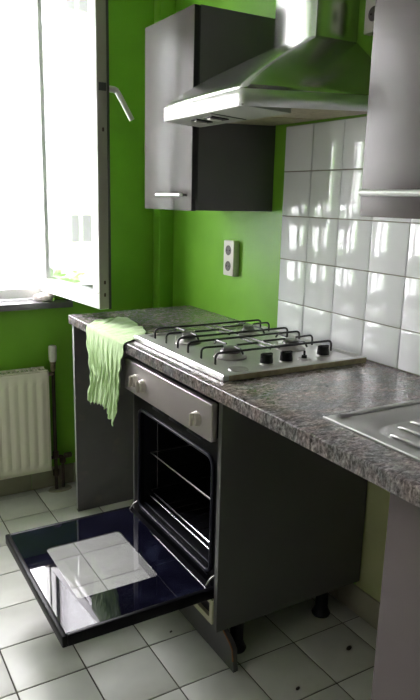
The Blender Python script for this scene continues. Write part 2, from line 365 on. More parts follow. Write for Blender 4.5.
# ------------------------------------------------------------------ window: frame, sill, open leaf, closed leaf
win = thing('window_1', ((WX0 + WX1) / 2, YB, WZ0), 'white casement window with its right leaf swung open inwards', kind='structure')
bm = bmesh.new(); frame_ring(bm, WX0, WX1, WZ0 + 0.002, WZ1, 0.045, YB + 0.075, YB + 0.145)
finish('window_frame', bm, 'white_frame', win)
box('window_sill', WX0 - 0.03, 0.10, YB - 0.055, YB + 0.16, WZ0 - 0.030, WZ0 + 0.0, 'sill_stone', win, bev=0.004)
def leaf(width, name, handle_side, mtx, edge_mat):
    """leaf in its own frame: local x from hinge (0) to free edge, y thickness (interior at +), z height"""
    z0, z1, st, t = 0.0, WZ1 - WZ0 - 0.075, 0.058, 0.046
    bm = bmesh.new()
    for (x0, x1, za, zb) in ((0, width, z0, z0 + 0.062), (0, width, z1 - st, z1), (0, st, z0 + 0.062, z1 - st), (width - st, width, z0 + 0.062, z1 - st)):
        add_box(bm, x0, x1, 0, t, za, zb, 0.003, 1, mtx=mtx)
    s = finish(name, bm, 'white_frame', win, smooth=True)
    box('edge_strip', width - 0.0005, width + 0.0025, 0.002, t - 0.002, 0.002, z1 - 0.002, edge_mat, s, mtx=mtx)
    box('edge_seal', width - 0.0005, width + 0.006, t - 0.006, t + 0.003, 0.0, z1, 'seal', s, mtx=mtx)
    for zz in (0.05, 0.098, 0.66):
        bm = bmesh.new(); add_box(bm, width + 0.002, width + 0.0065, t * 0.42, t * 0.58, zz, zz + 0.014, 0.001, 1, mtx=mtx); finish('lock_bolt', bm, 'pipe', s)
    for ya in (0.010, 0.028):
        box('glass_pane', st - 0.008, width - st + 0.008, ya, ya + 0.004, 0.055, z1 - st + 0.008, 'glass', s, mtx=mtx)
    if handle_side:
        # plate on the interior face, lever hanging outwards from the free edge
        hz = 0.815
        h = box('handle_plate', width - 0.044, width - 0.014, t, t + 0.012, hz - 0.06, hz + 0.05, 'handle_grey', s, bev=0.003, mtx=mtx)
        bm = bmesh.new(); add_tube(bm, [mtx @ Vector(p) for p in bend([(width - 0.029, t + 0.004, hz), (width - 0.029, t + 0.046, hz), (width - 0.022, t + 0.054, hz - 0.012), (width + 0.0, t + 0.100, hz - 0.105)], 0.012)], [0.012] * 6 + [0.0105] * 6, 10)
        finish('handle_lever', bm, 'handle_grey', h, smooth=True, angle=60)
        bm = bmesh.new(); add_box(bm, width - 0.006, width + 0.004, 0.008, t - 0.008, hz - 0.014, hz + 0.014, 0.001, 1, mtx=mtx); finish('lock_plate', bm, 'seal', s)
    return s
# open leaf: hinge at the right jamb, swung a little past square; local +y (interior) turns to +x
hinge_ext = Vector((-0.012, 0.905, WZ0 + 0.036)); free_ext = Vector((0.044, 0.322, WZ0 + 0.036))
d = (free_ext - hinge_ext); wleaf = d.length; d.normalize()
q = Vector((-d.y, d.x, 0))                                    # towards +x
mo = Matrix(((d.x, q.x, 0, hinge_ext.x), (d.y, q.y, 0, hinge_ext.y), (0, 0, 1, hinge_ext.z), (0, 0, 0, 1)))
leaf(wleaf, 'open_leaf', True, mo, 'sash_edge')
# closed left leaf in the frame (outside the picture)
mc = Matrix(((1, 0, 0, WX0 + 0.03), (0, -1, 0, YB + 0.125), (0, 0, 1, WZ0 + 0.036), (0, 0, 0, 1)))
leaf(0.49, 'closed_leaf', False, mc, 'white_frame')

# ------------------------------------------------------------------ worktop (one board, opening for the sink bowl)
BX0, BX1, BY0, BY1 = 0.105, 0.530, -2.035, -0.985          # cut-out for the sink
bm = bmesh.new()
zt, zb = H, H - 0.038
xs = [0.0, BX0, BX1, 0.594]; ys = [-2.35, BY0, BY1, 0.566]
gt = [[bm.verts.new((x, (0.566 + 0.03 * x / 0.6) if j == 3 else y, zt)) for j, y in enumerate(ys)] for x in xs]
gb = [[bm.verts.new((v.co.x, v.co.y, zb)) for v in r] for r in gt]
for i in range(3):
    for j in range(3):
        if i == 1 and j == 1:
            for (a, b_) in (((1, 1), (2, 1)), ((2, 1), (2, 2)), ((2, 2), (1, 2)), ((1, 2), (1, 1))):
                bm.faces.new((gt[a[0]][a[1]], gt[b_[0]][b_[1]], gb[b_[0]][b_[1]], gb[a[0]][a[1]]))
            continue
        bm.faces.new((gt[i][j], gt[i + 1][j], gt[i + 1][j + 1], gt[i][j + 1]))
        bm.faces.new((gb[i][j + 1], gb[i + 1][j + 1], gb[i + 1][j], gb[i][j]))
ring = [(0, j) for j in range(3)] + [(i, 3) for i in range(3)] + [(3, j) for j in range(3, 0, -1)] + [(i, 0) for i in range(3, 0, -1)]
for a, b_ in zip(ring, ring[1:] + ring[:1]): bm.faces.new((gt[a[0]][a[1]], gb[a[0]][a[1]], gb[b_[0]][b_[1]], gt[b_[0]][b_[1]]))
bmesh.ops.recalc_face_normals(bm, faces=bm.faces)
fe = [e for e in bm.edges if all(abs(v.co.x) < 1e-6 for v in e.verts) and abs(e.verts[0].co.z - e.verts[1].co.z) < 1e-6]
bmesh.ops.bevel(bm, geom=fe, offset=0.004, segments=3, profile=0.5, affect='EDGES')
tag(finish('worktop', bm, 'granite', smooth=True, angle=30), 'grey mottled stone-look kitchen worktop along the green wall', 'worktop')

# end panel that carries the worktop beside the radiator
ep = thing('end_panel', (0.30, 0.545, 0), 'dark grey upright panel carrying the worktop end beside the radiator', 'panel')
box('board', 0.012, 0.585, 0.536, 0.554, 0.0, H - 0.0385, 'panel_grey', ep)
box('front_edging', 0.0112, 0.0122, 0.536, 0.554, 0.012, H - 0.0385, 'edge_light', ep)

# ------------------------------------------------------------------ oven housing
oc = thing('oven_cabinet', (0.3, -0.30, 0.0), 'dark grey floor cabinet around the built-in oven', 'cabinet')
box('side_panel', 0.028, 0.5905, -0.622, -0.604, 0.130, H - 0.0385, 'carcass', oc)
box('side_panel', 0.052, 0.575, 0.006, 0.022, 0.130, H - 0.0385, 'carcass', oc)
box('base_board', 0.032, 0.575, -0.604, 0.006, 0.146, 0.162, 'carcass', oc)
box('back_board', 0.560, 0.575, -0.604, 0.006, 0.162, H - 0.06, 'carcass', oc)
bm = bmesh.new()                                               # cream vent frame under the oven
add_box(bm, 0.022, 0.034, -0.604, 0.006, 0.148, 0.166); add_box(bm, 0.022, 0.034, -0.604, 0.006, 0.212, 0.226)
add_box(bm, 0.022, 0.034, -0.604, -0.590, 0.166, 0.212); add_box(bm, 0.022, 0.034, -0.008, 0.006, 0.166, 0.212)
finish('vent_frame', bm, 'vent_cream', oc)
for (x, y) in ((0.14, -0.565), (0.14, -0.04), (0.49, -0.555), (0.49, -0.04)):
    lathe('foot', [(0.030, 0.0), (0.032, 0.006), (0.026, 0.016), (0.021, 0.03), (0.021, 0.105), (0.032, 0.115), (0.032, 0.1455)], (x, y, 0.0), 'black_rubber', oc, n=16)
# loose plinth board leaning under the cabinet
pb = thing('plinth_board', (0.075, -0.3, 0), 'dark grey plinth board with chipped corner leaning under the oven cabinet', 'plinth')
mp_ = Matrix.Translation((0.072, 0, 0)) @ Matrix.Rotation(math.radians(-4), 4, 'Y')
bm = bmesh.new()
prof = [(-0.655, 0.0), (0.02, 0.0), (0.02, 0.128), (-0.560, 0.128), (-0.600, 0.120), (-0.640, 0.095), (-0.655, 0.078)]
fa = [bm.verts.new(mp_ @ Vector((0.0, y, z))) for y, z in prof]; fb = [bm.verts.new(mp_ @ Vector((0.016, y, z))) for y, z in prof]
bm.faces.new(fa); bm.faces.new(list(reversed(fb)))
for k in range(len(prof)): bm.faces.new((fa[k], fb[k], fb[(k + 1) % len(prof)], fa[(k + 1) % len(prof)]))
bmesh.ops.recalc_face_normals(bm, faces=bm.faces)
finish('board', bm, 'carcass', pb)
bm = bmesh.new(); add_tube(bm, [mp_ @ Vector((-0.0006, y, z)) for y, z in ((-0.560, 0.1275), (-0.600, 0.1195), (-0.640, 0.0945), (-0.654, 0.078), (-0.6545, 0.04))], 0.0026, 6)
tag(finish('chipped_edge', bm, 'chip', pb), 'bare brown chipboard along the chipped corner')

# ------------------------------------------------------------------ oven
ov = thing('oven', (0.3, -0.30, 0.163), 'built-in black oven with silver control panel and open door', 'oven')
Y0, Y1 = -0.596, 0.0
box('control_panel', 0.008, 0.030, Y0, Y1, 0.716, 0.826, 'silver_panel', ov, bev=0.004, seg=3)
for i, (yk, zk) in enumerate(((-0.098, 0.766), (-0.156, 0.763), (-0.520, 0.763))):
    kn = lathe('knob', [(0.0225, 0.0), (0.0225, -0.004), (0.021, -0.0055), (0.0195, -0.015), (0.0175, -0.0165)], (0.0085, yk, zk), 'knob_cream', ov, axis='x')
    mk = Matrix.Translation((0, yk, zk)) @ Matrix.Rotation(math.radians((8, -10, 4)[i]), 4, 'X')
    box('knob_grip', -0.0185, -0.0055, -0.0032, 0.0032, -0.0195, 0.0195, 'knob_cream', kn, bev=0.003, mtx=mk)
# front frame, set back by the door's thickness, and hollow lining
FX = 0.046
CY0, CY1, CZ0, CZ1 = -0.545, -0.058, 0.292, 0.640
bm = bmesh.new()
add_box(bm, FX, FX + 0.012, Y0, CY0, 0.232, 0.714); add_box(bm, FX, FX + 0.012, CY1, Y1, 0.232, 0.714)
add_box(bm, FX, FX + 0.012, CY0, CY1, 0.232, CZ0); add_box(bm, FX, FX + 0.012, CY0, CY1, CZ1, 0.714)
finish('front_frame', bm, 'enamel', ov)
bm = bmesh.new(); x0 = FX + 0.012
add_box(bm, x0, 0.50, CY0 - 0.02, CY0, CZ0, CZ1); add_box(bm, x0, 0.50, CY1, CY1 + 0.02, CZ0, CZ1)
add_box(bm, x0, 0.50, CY0 - 0.02, CY1 + 0.02, CZ0 - 0.02, CZ0); add_box(bm, x0, 0.50, CY0 - 0.02, CY1 + 0.02, CZ1, CZ1 + 0.02)
add_box(bm, 0.48, 0.50, CY0, CY1, CZ0, CZ1)
finish('oven_lining', bm, 'enamel_in', ov)
box('bottom_tray', x0, 0.55, Y0 + 0.02, Y1 - 0.02, 0.163, 0.270, 'enamel', ov)
rr = 0.030                                                     # door gasket: a rounded loop round the opening
def loop(y0, y1, z0, z1, x, r, steps=5):
    pts = []
    for (cy, cz, a0) in ((y1 - r, z1 - r, 0), (y0 + r, z1 - r, 90), (y0 + r, z0 + r, 180), (y1 - r, z0 + r, 270)):
        for s in range(steps + 1):
            a = math.radians(a0 + 90 * s / steps); pts.append((x, cy + r * math.cos(a), cz + r * math.sin(a)))
    return pts + [pts[0]]
tube('door_gasket', loop(CY0 - 0.010, CY1 + 0.010, CZ0 - 0.010, CZ1 + 0.010, FX - 0.003, rr), 0.0058, 'gasket', ov)
for ys_ in (-0.20, -0.32, -0.44):
    box('vent_slot', FX - 0.003, FX + 0.001, ys_ - 0.045, ys_ + 0.045, 0.680, 0.688, 'gasket', ov, bev=0.001)
for zk in (0.338, 0.415, 0.486):                               # shelf runners pressed into the side walls
    for yk in (CY0 + 0.005, CY1 - 0.005):
        tube('runner', [(0.09, yk, zk - 0.008), (0.46, yk, zk - 0.008)], 0.003, 'enamel_in', ov, n=6)
tube('runner_post', [(0.105, CY1 - 0.012, CZ0 + 0.05), (0.105, CY1 - 0.012, CZ1 - 0.03)], 0.0016, 'burner_cap', ov, n=6)
for k, zk in enumerate((CZ0 + 0.004, CZ0 - 0.020)):            # pressed rails along the cavity sill
    tube('sill_rail', [(FX - 0.002 + 0.016 * (1 - k), CY0 + 0.004, zk), (FX - 0.002 + 0.016 * (1 - k), CY1 - 0.004, zk)], 0.003, 'gasket', ov, n=6)
def rack(z, nw, front_double):
    a, b_ = CY0 + 0.012, CY1 - 0.012
    rk = tube('wire_rack', [(0.078, a, z), (0.078, b_, z), (0.44, b_, z), (0.44, a, z), (0.078, a, z)], 0.0028, 'rack_chrome' if front_double else 'burner_cap', ov, n=6)
    if front_double:
        for dz in (0.012,): tube('front_wire', [(0.070, a + 0.03, z - dz), (0.070, b_ - 0.005, z - dz)], 0.0028, 'rack_chrome', rk, n=6)
    for k in range(nw):
        y = a + (b_ - a) * (k + 1) / (nw + 1); tube('wire', [(0.078, y, z + 0.001), (0.44, y, z + 0.001)], 0.0013, 'enamel', rk, n=5)
rack(0.486, 0, False); rack(0.342, 10, True)
# the door, lying open
dz0, dz1, dx0, dx1 = 0.228, 0.260, -0.420, 0.036
wx0, wx1, wy0, wy1 = -0.332, -0.080, -0.458, -0.150
dr = thing('oven_door', ((dx0 + dx1) / 2, -0.298, dz0)); dr.parent = ov; dr.matrix_parent_inverse = world_of(ov).inverted()
def slab_with_window(name, x0, x1, y0, y1, z0, z1, material, parent, r=0.014, grow=0.0):
    """flat slab with a round-cornered window cut through it"""
    bm = bmesh.new(); steps = 4; inner = []; g = grow
    for (cx, cy, a0) in ((wx1 + g - r, wy1 + g - r, 0), (wx0 - g + r, wy1 + g - r, 90), (wx0 - g + r, wy0 - g + r, 180), (wx1 + g - r, wy0 - g + r, 270)):
        inner.append([(cx + r * math.cos(math.radians(a0 + 90 * s / steps)), cy + r * math.sin(math.radians(a0 + 90 * s / steps))) for s in range(steps + 1)])
    outer = [(x1, y1), (x0, y1), (x0, y0), (x1, y0)]
    iv = {}; 
    for z in (z0, z1):
        o_ = [bm.verts.new((x, y, z)) for x, y in outer]; n_ = [[bm.verts.new((x, y, z)) for x, y in c] for c in inner]; iv[z] = (o_, n_)
        for k in range(4):
            for s in range(steps): bm.faces.new((o_[k], n_[k][s], n_[k][s + 1]))
            bm.faces.new((o_[k], n_[k][-1], n_[(k + 1) % 4][0], o_[(k + 1) % 4]))
    ob, nb = iv[z0]; ot, ntp = iv[z1]
    for k in range(4): bm.faces.new((ob[k], ob[(k + 1) % 4], ot[(k + 1) % 4], ot[k]))
    fb_ = [v for c in nb for v in c]; ft_ = [v for c in ntp for v in c]
    for k in range(len(fb_)): bm.faces.new((fb_[k], ft_[k], ft_[(k + 1) % len(fb_)], fb_[(k + 1) % len(fb_)]))
    bmesh.ops.recalc_face_normals(bm, faces=bm.faces)
    return finish(name, bm, material, parent)
slab_with_window('door_body', dx0 + 0.004, dx1, Y0 + 0.001, Y1 - 0.001, dz0 + 0.004, dz1 - 0.004, 'enamel', dr, grow=0.055)
slab_with_window('inner_glass', dx0 + 0.010, dx1 - 0.02, Y0 + 0.012, Y1 - 0.012, dz1 - 0.004, dz1, 'black_glass', dr)
slab_with_window('outer_glass', dx0, dx1, Y0, Y1, dz0, dz0 + 0.004, 'black_glass', dr, grow=0.055)
box('window_pane', wx0 - 0.001, wx1 + 0.001, wy0 - 0.001, wy1 + 0.001, dz1 - 0.0035, dz1 - 0.0005, 'oven_pane', dr)
box('outer_pane', wx0 - 0.056, wx1 + 0.056, wy0 - 0.056, wy1 + 0.056, dz0 + 0.0005, dz0 + 0.0035, 'glass', dr)
bm = bmesh.new()                                               # rim round the three free edges
add_box(bm, dx0 - 0.004, dx0 + 0.012, Y0 - 0.002, Y1 + 0.002, dz0 - 0.001, dz1 + 0.001, 0.004, 2)
add_box(bm, dx0 + 0.012, dx1, Y0 - 0.002, Y0 + 0.013, dz0 - 0.001, dz1 + 0.001, 0.004, 2)
add_box(bm, dx0 + 0.012, dx1, Y1 - 0.013, Y1 + 0.002, dz0 - 0.001, dz1 + 0.001, 0.004, 2)
finish('door_rim', bm, 'enamel', dr, smooth=True)
# handle under the open door (its front faces the floor)
bm = bmesh.new(); add_tube(bm, bend([(dx0 + 0.045, Y0 + 0.06, dz0), (dx0 + 0.045, Y0 + 0.06, dz0 - 0.04), (dx0 + 0.045, Y1 - 0.06, dz0 - 0.04), (dx0 + 0.045, Y1 - 0.06, dz0)], 0.02), 0.008, 10)
finish('door_handle', bm, 'silver_panel', dr, smooth=True, angle=60)
for yk in (Y0 + 0.022, Y1 - 0.022):
    tube('hinge_arm', bend([(0.047, yk, 0.285), (0.030, yk, 0.277), (0.018, yk, 0.2605)], 0.005), 0.0028, 'burner', dr, n=8)

# ------------------------------------------------------------------ gas hob
HX0, HX1, HY0, HY1 = 0.042, 0.566, -0.596, -0.006
hz0, hz1 = H + 0.0003, H + 0.019
hb = thing('gas_hob', (0.30, -0.30, H), 'steel four-burner gas hob with black wire pan supports', 'hob')
bm = bmesh.new()                                               # dished tray: raised rim, sunken field
def rect(x0, x1, y0, y1, z): return [bm.verts.new(c) for c in ((x0, y0, z), (x1, y0, z), (x1, y1, z), (x0, y1, z))]
lv = [rect(HX0 + 0.004, HX1 - 0.004, HY0 + 0.004, HY1 - 0.004, hz0), rect(HX0, HX1, HY0, HY1, hz0 + 0.004), rect(HX0, HX1, HY0, HY1, hz1 - 0.004), rect(HX0 + 0.004, HX1 - 0.004, HY0 + 0.004, HY1 - 0.004, hz1),
      rect(HX0 + 0.042, HX1 - 0.016, HY0 + 0.014, HY1 - 0.016, hz1), rect(HX0 + 0.050, HX1 - 0.024, HY0 + 0.022, HY1 - 0.024, hz1 - 0.006)]
for a, b_ in zip(lv, lv[1:]):
    for k in range(4): bm.faces.new((a[k], a[(k + 1) % 4], b_[(k + 1) % 4], b_[k]))
bm.faces.new(lv[-1]); bm.faces.new(list(reversed(lv[0])))
bmesh.ops.recalc_face_normals(bm, faces=bm.faces)
finish('tray', bm, 'steel', hb, smooth=True, angle=30)
tag(box('soiled_edge', HX0 + 0.02, HX1, HY0 - 0.0012, HY0 + 0.002, hz0 + 0.0005, hz1 - 0.003, 'hob_edge', hb), 'grimy yellowed edge of the hob')
zf = hz1 - 0.006
burners = [(0.170, -0.165, 0.032), (0.190, -0.398, 0.040), (0.432, -0.135, 0.032), (0.432, -0.385, 0.037)]
for (bx, by, br) in burners:
    b0 = lathe('burner', [(br + 0.012, 0.0), (br + 0.012, 0.003), (br + 0.004, 0.007), (br - 0.004, 0.014), (br - 0.006, 0.015)], (bx, by, zf), 'burner', hb, n=28)
    bm = bmesh.new(); add_lathe(bm, [(br - 0.009, 0.0), (br - 0.008, 0.003), (br - 0.011, 0.008), (br - 0.018, 0.009)], (bx, by, zf + 0.0152), 'z', 28)
    finish('burner_crown', bm, 'burner_cap', b0, smooth=True, angle=35)
    lathe('burner_cap', [(br - 0.013, 0.0), (br - 0.012, 0.004), (br - 0.016, 0.0065)], (bx, by, zf + 0.0244), 'burner_cap', b0, n=28)
    tube('igniter', [(bx - br - 0.008, by + 0.012, zf), (bx - br - 0.008, by + 0.012, zf + 0.024)], 0.0025, 'valve_white', b0, n=6)
# pan supports: one wire stand over each pair (far pair, near pair)
gz = zf + 0.035
for (ya, pair) in ((-0.152, (burners[0], burners[2])), (-0.386, (burners[1], burners[3]))):
    xa, xb, h2 = 0.094, 0.532, 0.083
    ps = None
    for s_ in (-1, 1):                                         # long rails with turned-down ends
        y = ya + s_ * h2
        bm = bmesh.new(); add_tube(bm, bend([(xa, y, zf + 0.001), (xa, y, gz), (xb, y, gz), (xb, y, zf + 0.001)], 0.016, 4), 0.0036, 8)
        if ps is None:
            for xk in (0.290, 0.322): add_tube(bm, [(xk, ya - h2, gz - 0.004), (xk, ya + h2, gz - 0.004)], 0.0034, 8)
            ps = finish('pan_support', bm, 'iron', hb, smooth=True, angle=60)
        else: finish('rail', bm, 'iron', ps, smooth=True, angle=60)
    for (bx, by, br) in pair:
        for s_ in (-1, 1):
            tube('finger', bend([(bx, ya + s_ * h2, gz - 0.012), (bx, ya + s_ * (h2 - 0.012), gz + 0.001), (bx, by + s_ * 0.024, gz + 0.001)], 0.010, 4), 0.0034, 'iron', ps)
            outer = (s_ < 0) == (bx < 0.3)
            if outer: tube('finger', bend([(xa if bx < 0.3 else xb, by + 0.012, zf + 0.001), (xa if bx < 0.3 else xb, by + 0.012, gz), (bx + s_ * 0.024, by + 0.004, gz)], 0.016, 4), 0.0034, 'iron', ps)
            else: tube('finger', [(0.290 if bx < 0.3 else 0.322, by, gz), (bx + s_ * 0.024, by, gz)], 0.0034, 'iron', ps)
# control knobs along the near edge
kz = zf
for (kx, ky, kind) in ((0.128, -0.540, 'bare'), (0.240, -0.520, 'knob'), (0.311, -0.522, 'knob'), (0.380, -0.522, 'spindle'), (0.466, -0.508, 'knob')):
    base = lathe('knob_collar', [(0.030 if kind == 'bare' else 0.021, 0.0), (0.028 if kind == 'bare' else 0.019, 0.0035), (0.016, 0.0045)], (kx, ky, kz), 'burner', hb, n=24)
    if kind == 'knob':
        kn = lathe('knob', [(0.0195, 0.0), (0.0195, 0.006), (0.017, 0.024), (0.0155, 0.026)], (kx, ky, kz + 0.0045), 'knob_black', base, n=20)
        box('knob_grip', kx - 0.020, kx + 0.020, ky - 0.0055, ky + 0.0055, kz + 0.018, kz + 0.033, 'knob_black', kn, bev=0.003)
    elif kind == 'spindle':
        tube('spindle', [(kx, ky, kz + 0.004), (kx, ky, kz + 0.013), (kx, ky, kz + 0.0132), (kx, ky, kz + 0.027)], [0.009, 0.008, 0.0035, 0.0035], 'knob_black', base, n=10)

# ------------------------------------------------------------------ pale green cloth hanging over the worktop edge
def lerp_tab(tab, s):
    for (a, va), (b_, vb) in zip(tab, tab[1:]):
        if s <= b_: t = (s - a) / (b_ - a); return va + (vb - va) * t
    return tab[-1][1]
NU, NV = 110, 90
bm = bmesh.new(); gridv = []
# per column u (0 left/far edge, 1 right/near edge): how far it lies back on the top, and where its hem hangs
back_x = [(0, 0.05), (0.15, 0.13), (0.28, 0.175), (0.40, 0.185), (0.55, 0.165), (0.75, 0.15), (0.9, 0.115), (1, 0.05)]
back_y = [(0, 0.375), (0.15, 0.392), (0.28, 0.425), (0.40, 0.335), (0.55, 0.235), (0.75, 0.135), (0.9, 0.05), (1, -0.005)]
hem_z = [(0, 0.598), (0.10, 0.588), (0.25, 0.603), (0.42, 0.612), (0.58, 0.618), (0.72, 0.608), (0.80, 0.585), (0.88, 0.566), (0.95, 0.60), (1, 0.640)]
edge_y = [(0, 0.325), (1, -0.036)]
left_dy = [(0, 0.0), (0.2, -0.008), (0.42, -0.052), (0.58, -0.068), (0.8, -0.045), (1, -0.022)]     # left edge drawing in while it falls
right_dy = [(0, 0.0), (0.25, 0.006), (0.5, 0.014), (0.75, 0.026), (1, 0.050)]
for iu in range(NU + 1):
    u = iu / NU; col = []
    bx, by, hz, ey = lerp_tab(back_x, u), lerp_tab(back_y, u), lerp_tab(hem_z, u), lerp_tab(edge_y, u)
    hz += 0.006 * math.sin(u * 47) + 0.004 * math.sin(u * 91 + 1)
    for iv_ in range(NV + 1):
        v = iv_ / NV
        if v < 0.26:                                           # lying on the top
            t = v / 0.26; x = bx + (0.004 - bx) * t; y = by + (ey - by) * t
            wob = 0.0035 * (math.sin(u * 60 + t * 5) * 0.5 + 0.5) + 0.004 * (math.sin(u * 23 + t * 9) * 0.5 + 0.5) * (1 - abs(2 * t - 1) ** 3)
            z = H + 0.0028 + wob * (1 - 0.7 * t); x += 0.004 * math.sin(u * 40) * (1 - t)
        elif v < 0.30:                                         # over the edge
            t = (v - 0.26) / 0.04; a = t * math.pi / 2
            x = 0.004 - 0.0105 * math.sin(a); z = H + 0.0038 - 0.010 * (1 - math.cos(a)); y = ey
        else:
            t = (v - 0.30) / 0.70
            z = (H - 0.0062) + (hz - (H - 0.0062)) * t
            dy = (1 - u) * lerp_tab(left_dy, t) + u * lerp_tab(right_dy, t)
            y = ey + dy + 0.004 * math.sin(t * 15 + u * 9) * t
            fold = 0.0026 * math.sin(u * 44 + 1.2 * math.sin(t * 4)) + 0.0022 * math.sin(u * 95 + t * 3.0 + math.sin(t * 11)) + 0.0016 * math.sin(u * 150 - t * 9)
            x = -0.0075 - (0.0075 + fold) * min(1, t * 2.5) - 0.004 * t
            if u < 0.05 or u > 0.95: y += 0.005 * math.sin(t * 30 + u)
        col.append(bm.verts.new((x, y, z)))
    gridv.append(col)
for a, b_ in zip(gridv, gridv[1:]):
    for k in range(NV): bm.faces.new((a[k], a[k + 1], b_[k + 1], b_[k]))
bmesh.ops.recalc_face_normals(bm, faces=bm.faces)
ct = finish('dish_cloth', bm, 'cloth', smooth=True, angle=180)
sm = ct.modifiers.new('thickness', 'SOLIDIFY'); sm.thickness = 0.0016; sm.offset = 0
tag(ct, 'crumpled pale green cloth hanging over the worktop edge', 'cloth')

# ------------------------------------------------------------------ sink with drainer
sk = thing('sink', (0.32, -1.45, H), 'stainless steel sink with ribbed drainer let into the worktop', 'sink')
SX0, SX1, SY0, SY1 = 0.090, 0.548, -2.05, -0.953
bm = bmesh.new()
def quadstrip(levels):
    for a, b_ in zip(levels, levels[1:]):
        n = len(a)
        for k in range(n): bm.faces.new((a[k], a[(k + 1) % n], b_[(k + 1) % n], b_[k]))
def rrect(x0, x1, y0, y1, r, z, steps=7):
    out = []
    for (cx, cy, a0) in ((x1 - r, y1 - r, 0), (x0 + r, y1 - r, 90), (x0 + r, y0 + r, 180), (x1 - r, y0 + r, 270)):
        for s in range(steps + 1):
            a = math.radians(a0 + 90 * s / steps); out.append(bm.verts.new((cx + r * math.cos(a), cy + r * math.sin(a), z)))
    return out
FXA, FXB, FYA, FYB = SX0 + 0.040, SX1 - 0.040, SY0 + 0.04, SY1 - 0.072
lv = [rrect(SX0, SX1, SY0, SY1, 0.006, H + 0.0004), rrect(SX0, SX1, SY0, SY1, 0.006, H + 0.0036), rrect(SX0 + 0.003, SX1 - 0.003, SY0 + 0.003, SY1 - 0.003, 0.006, H + 0.0048),
      rrect(SX0 + 0.010, SX1 - 0.010, SY0 + 0.010, SY1 - 0.010, 0.008, H + 0.0036), rrect(FXA, FXB, FYA, FYB, 0.075, H + 0.0022),
      rrect(FXA + 0.012, FXB - 0.012, FYA + 0.012, FYB - 0.012, 0.068, H - 0.0065), rrect(FXA + 0.02, FXB - 0.02, FYA + 0.02, FYB - 0.02, 0.062, H - 0.0080)]
quadstrip(lv)
# drainer field towards the far end, bowl at the near end
QX0, QX1, QY0, QY1 = 0.165, 0.485, -1.99, -1.62
hole = rrect(QX0, QX1, QY0, QY1, 0.06, H - 0.0080)
edges = []
for lp in (lv[-1], hole):
    for k in range(len(lp)):
        e = bm.edges.get((lp[k], lp[(k + 1) % len(lp)])) or bm.edges.new((lp[k], lp[(k + 1) % len(lp)])); edges.append(e)
bmesh.ops.triangle_fill(bm, use_beauty=True, use_dissolve=False, edges=edges)
b1 = rrect(QX0 + 0.008, QX1 - 0.008, QY0 + 0.008, QY1 - 0.008, 0.06, H - 0.020); b2 = rrect(QX0 + 0.02, QX1 - 0.02, QY0 + 0.02, QY1 - 0.02, 0.06, H - 0.145)
quadstrip([hole, b1, b2]); bm.faces.new(b2)
bmesh.ops.recalc_face_normals(bm, faces=bm.faces)
finish('drainer_and_bowl', bm, 'steel_sink', sk, smooth=True, angle=35)
# rolled upstand along the far end and the wall side
bm = bmesh.new(); add_tube(bm, bend([(0.122, SY1 - 0.022, H + 0.005), (SX1 - 0.012, SY1 - 0.022, H + 0.005), (SX1 - 0.012, SY0 + 0.02, H + 0.005)], 0.02), 0.0052, 10)
finish('rim_roll', bm, 'steel_sink', sk, smooth=True, angle=60)
tube('front_rim', [(SX0 + 0.0025, SY1 - 0.002, H + 0.0042), (SX0 + 0.0025, SY0 + 0.004, H + 0.0042)], 0.0026, 'satin', sk, n=8)
for k in range(6):
    xk = 0.166 + 0.054 * k; ys_ = -1.092 if k == 0 else (-1.062 if k == 1 else -1.050)
    bm = bmesh.new()
    add_tube(bm, [(xk, ys_ + 0.0, H - 0.0078), (xk, ys_ - 0.010, H - 0.0058), (xk, ys_ - 0.03, H - 0.0048), (xk, -1.53, H - 0.0058), (xk, -1.56, H - 0.0078)], [0.002, 0.0035, 0.004, 0.004, 0.002], 8)
    finish('drainer_rib', bm, 'steel_sink', sk, smooth=True, angle=60)
lathe('drain', [(0.03, 0.0), (0.04, 0.001), (0.038, 0.003), (0.02, 0.002)], ((QX0 + QX1) / 2, (QY0 + QY1) / 2, H - 0.1448), 'chrome', sk)

# ------------------------------------------------------------------ cabinet below the sink
sc = thing('sink_cabinet', (0.3, -1.78, 0), 'grey floor cabinet under the sink', 'cabinet')
box('carcass', 0.040, 0.575, -2.33, -1.245, 0.10, H - 0.155, 'carcass', sc)
bm = bmesh.new(); add_box(bm, 0.040, 0.575, -1.262, -1.244, H - 0.155, H - 0.0385); add_box(bm, 0.040, 0.575, -2.33, -2.312, H - 0.155, H - 0.0385); add_box(bm, 0.040, 0.056, -2.312, -1.262, H - 0.155, H - 0.0385)
finish('top_rails', bm, 'carcass', sc)
for k, (a, b_) in enumerate(((-1.785, -1.238), (-2.335, -1.789))):
    dd = box('door', 0.020, 0.039, a, b_, 0.105, H - 0.046, 'door_grey', sc, bev=0.0015)
    yk = -1.70 if k == 0 else -1.87
    tube('handle', bend([(0.020, yk, 0.79), (-0.008, yk, 0.79), (-0.008, yk, 0.63), (0.020, yk, 0.63)], 0.01), 0.006, 'chrome', dd)
for (x, y) in ((0.10, -1.30), (0.10, -2.27), (0.50, -1.30), (0.50, -2.27)):
    lathe('foot', [(0.026, 0.0), (0.028, 0.006), (0.016, 0.012), (0.016, 0.09), (0.026, 0.0995)], (x, y, 0.0), 'black_rubber', sc, n=16)
box('plinth', 0.072, 0.088, -2.33, -1.245, 0.001, 0.0995, 'carcass', sc)

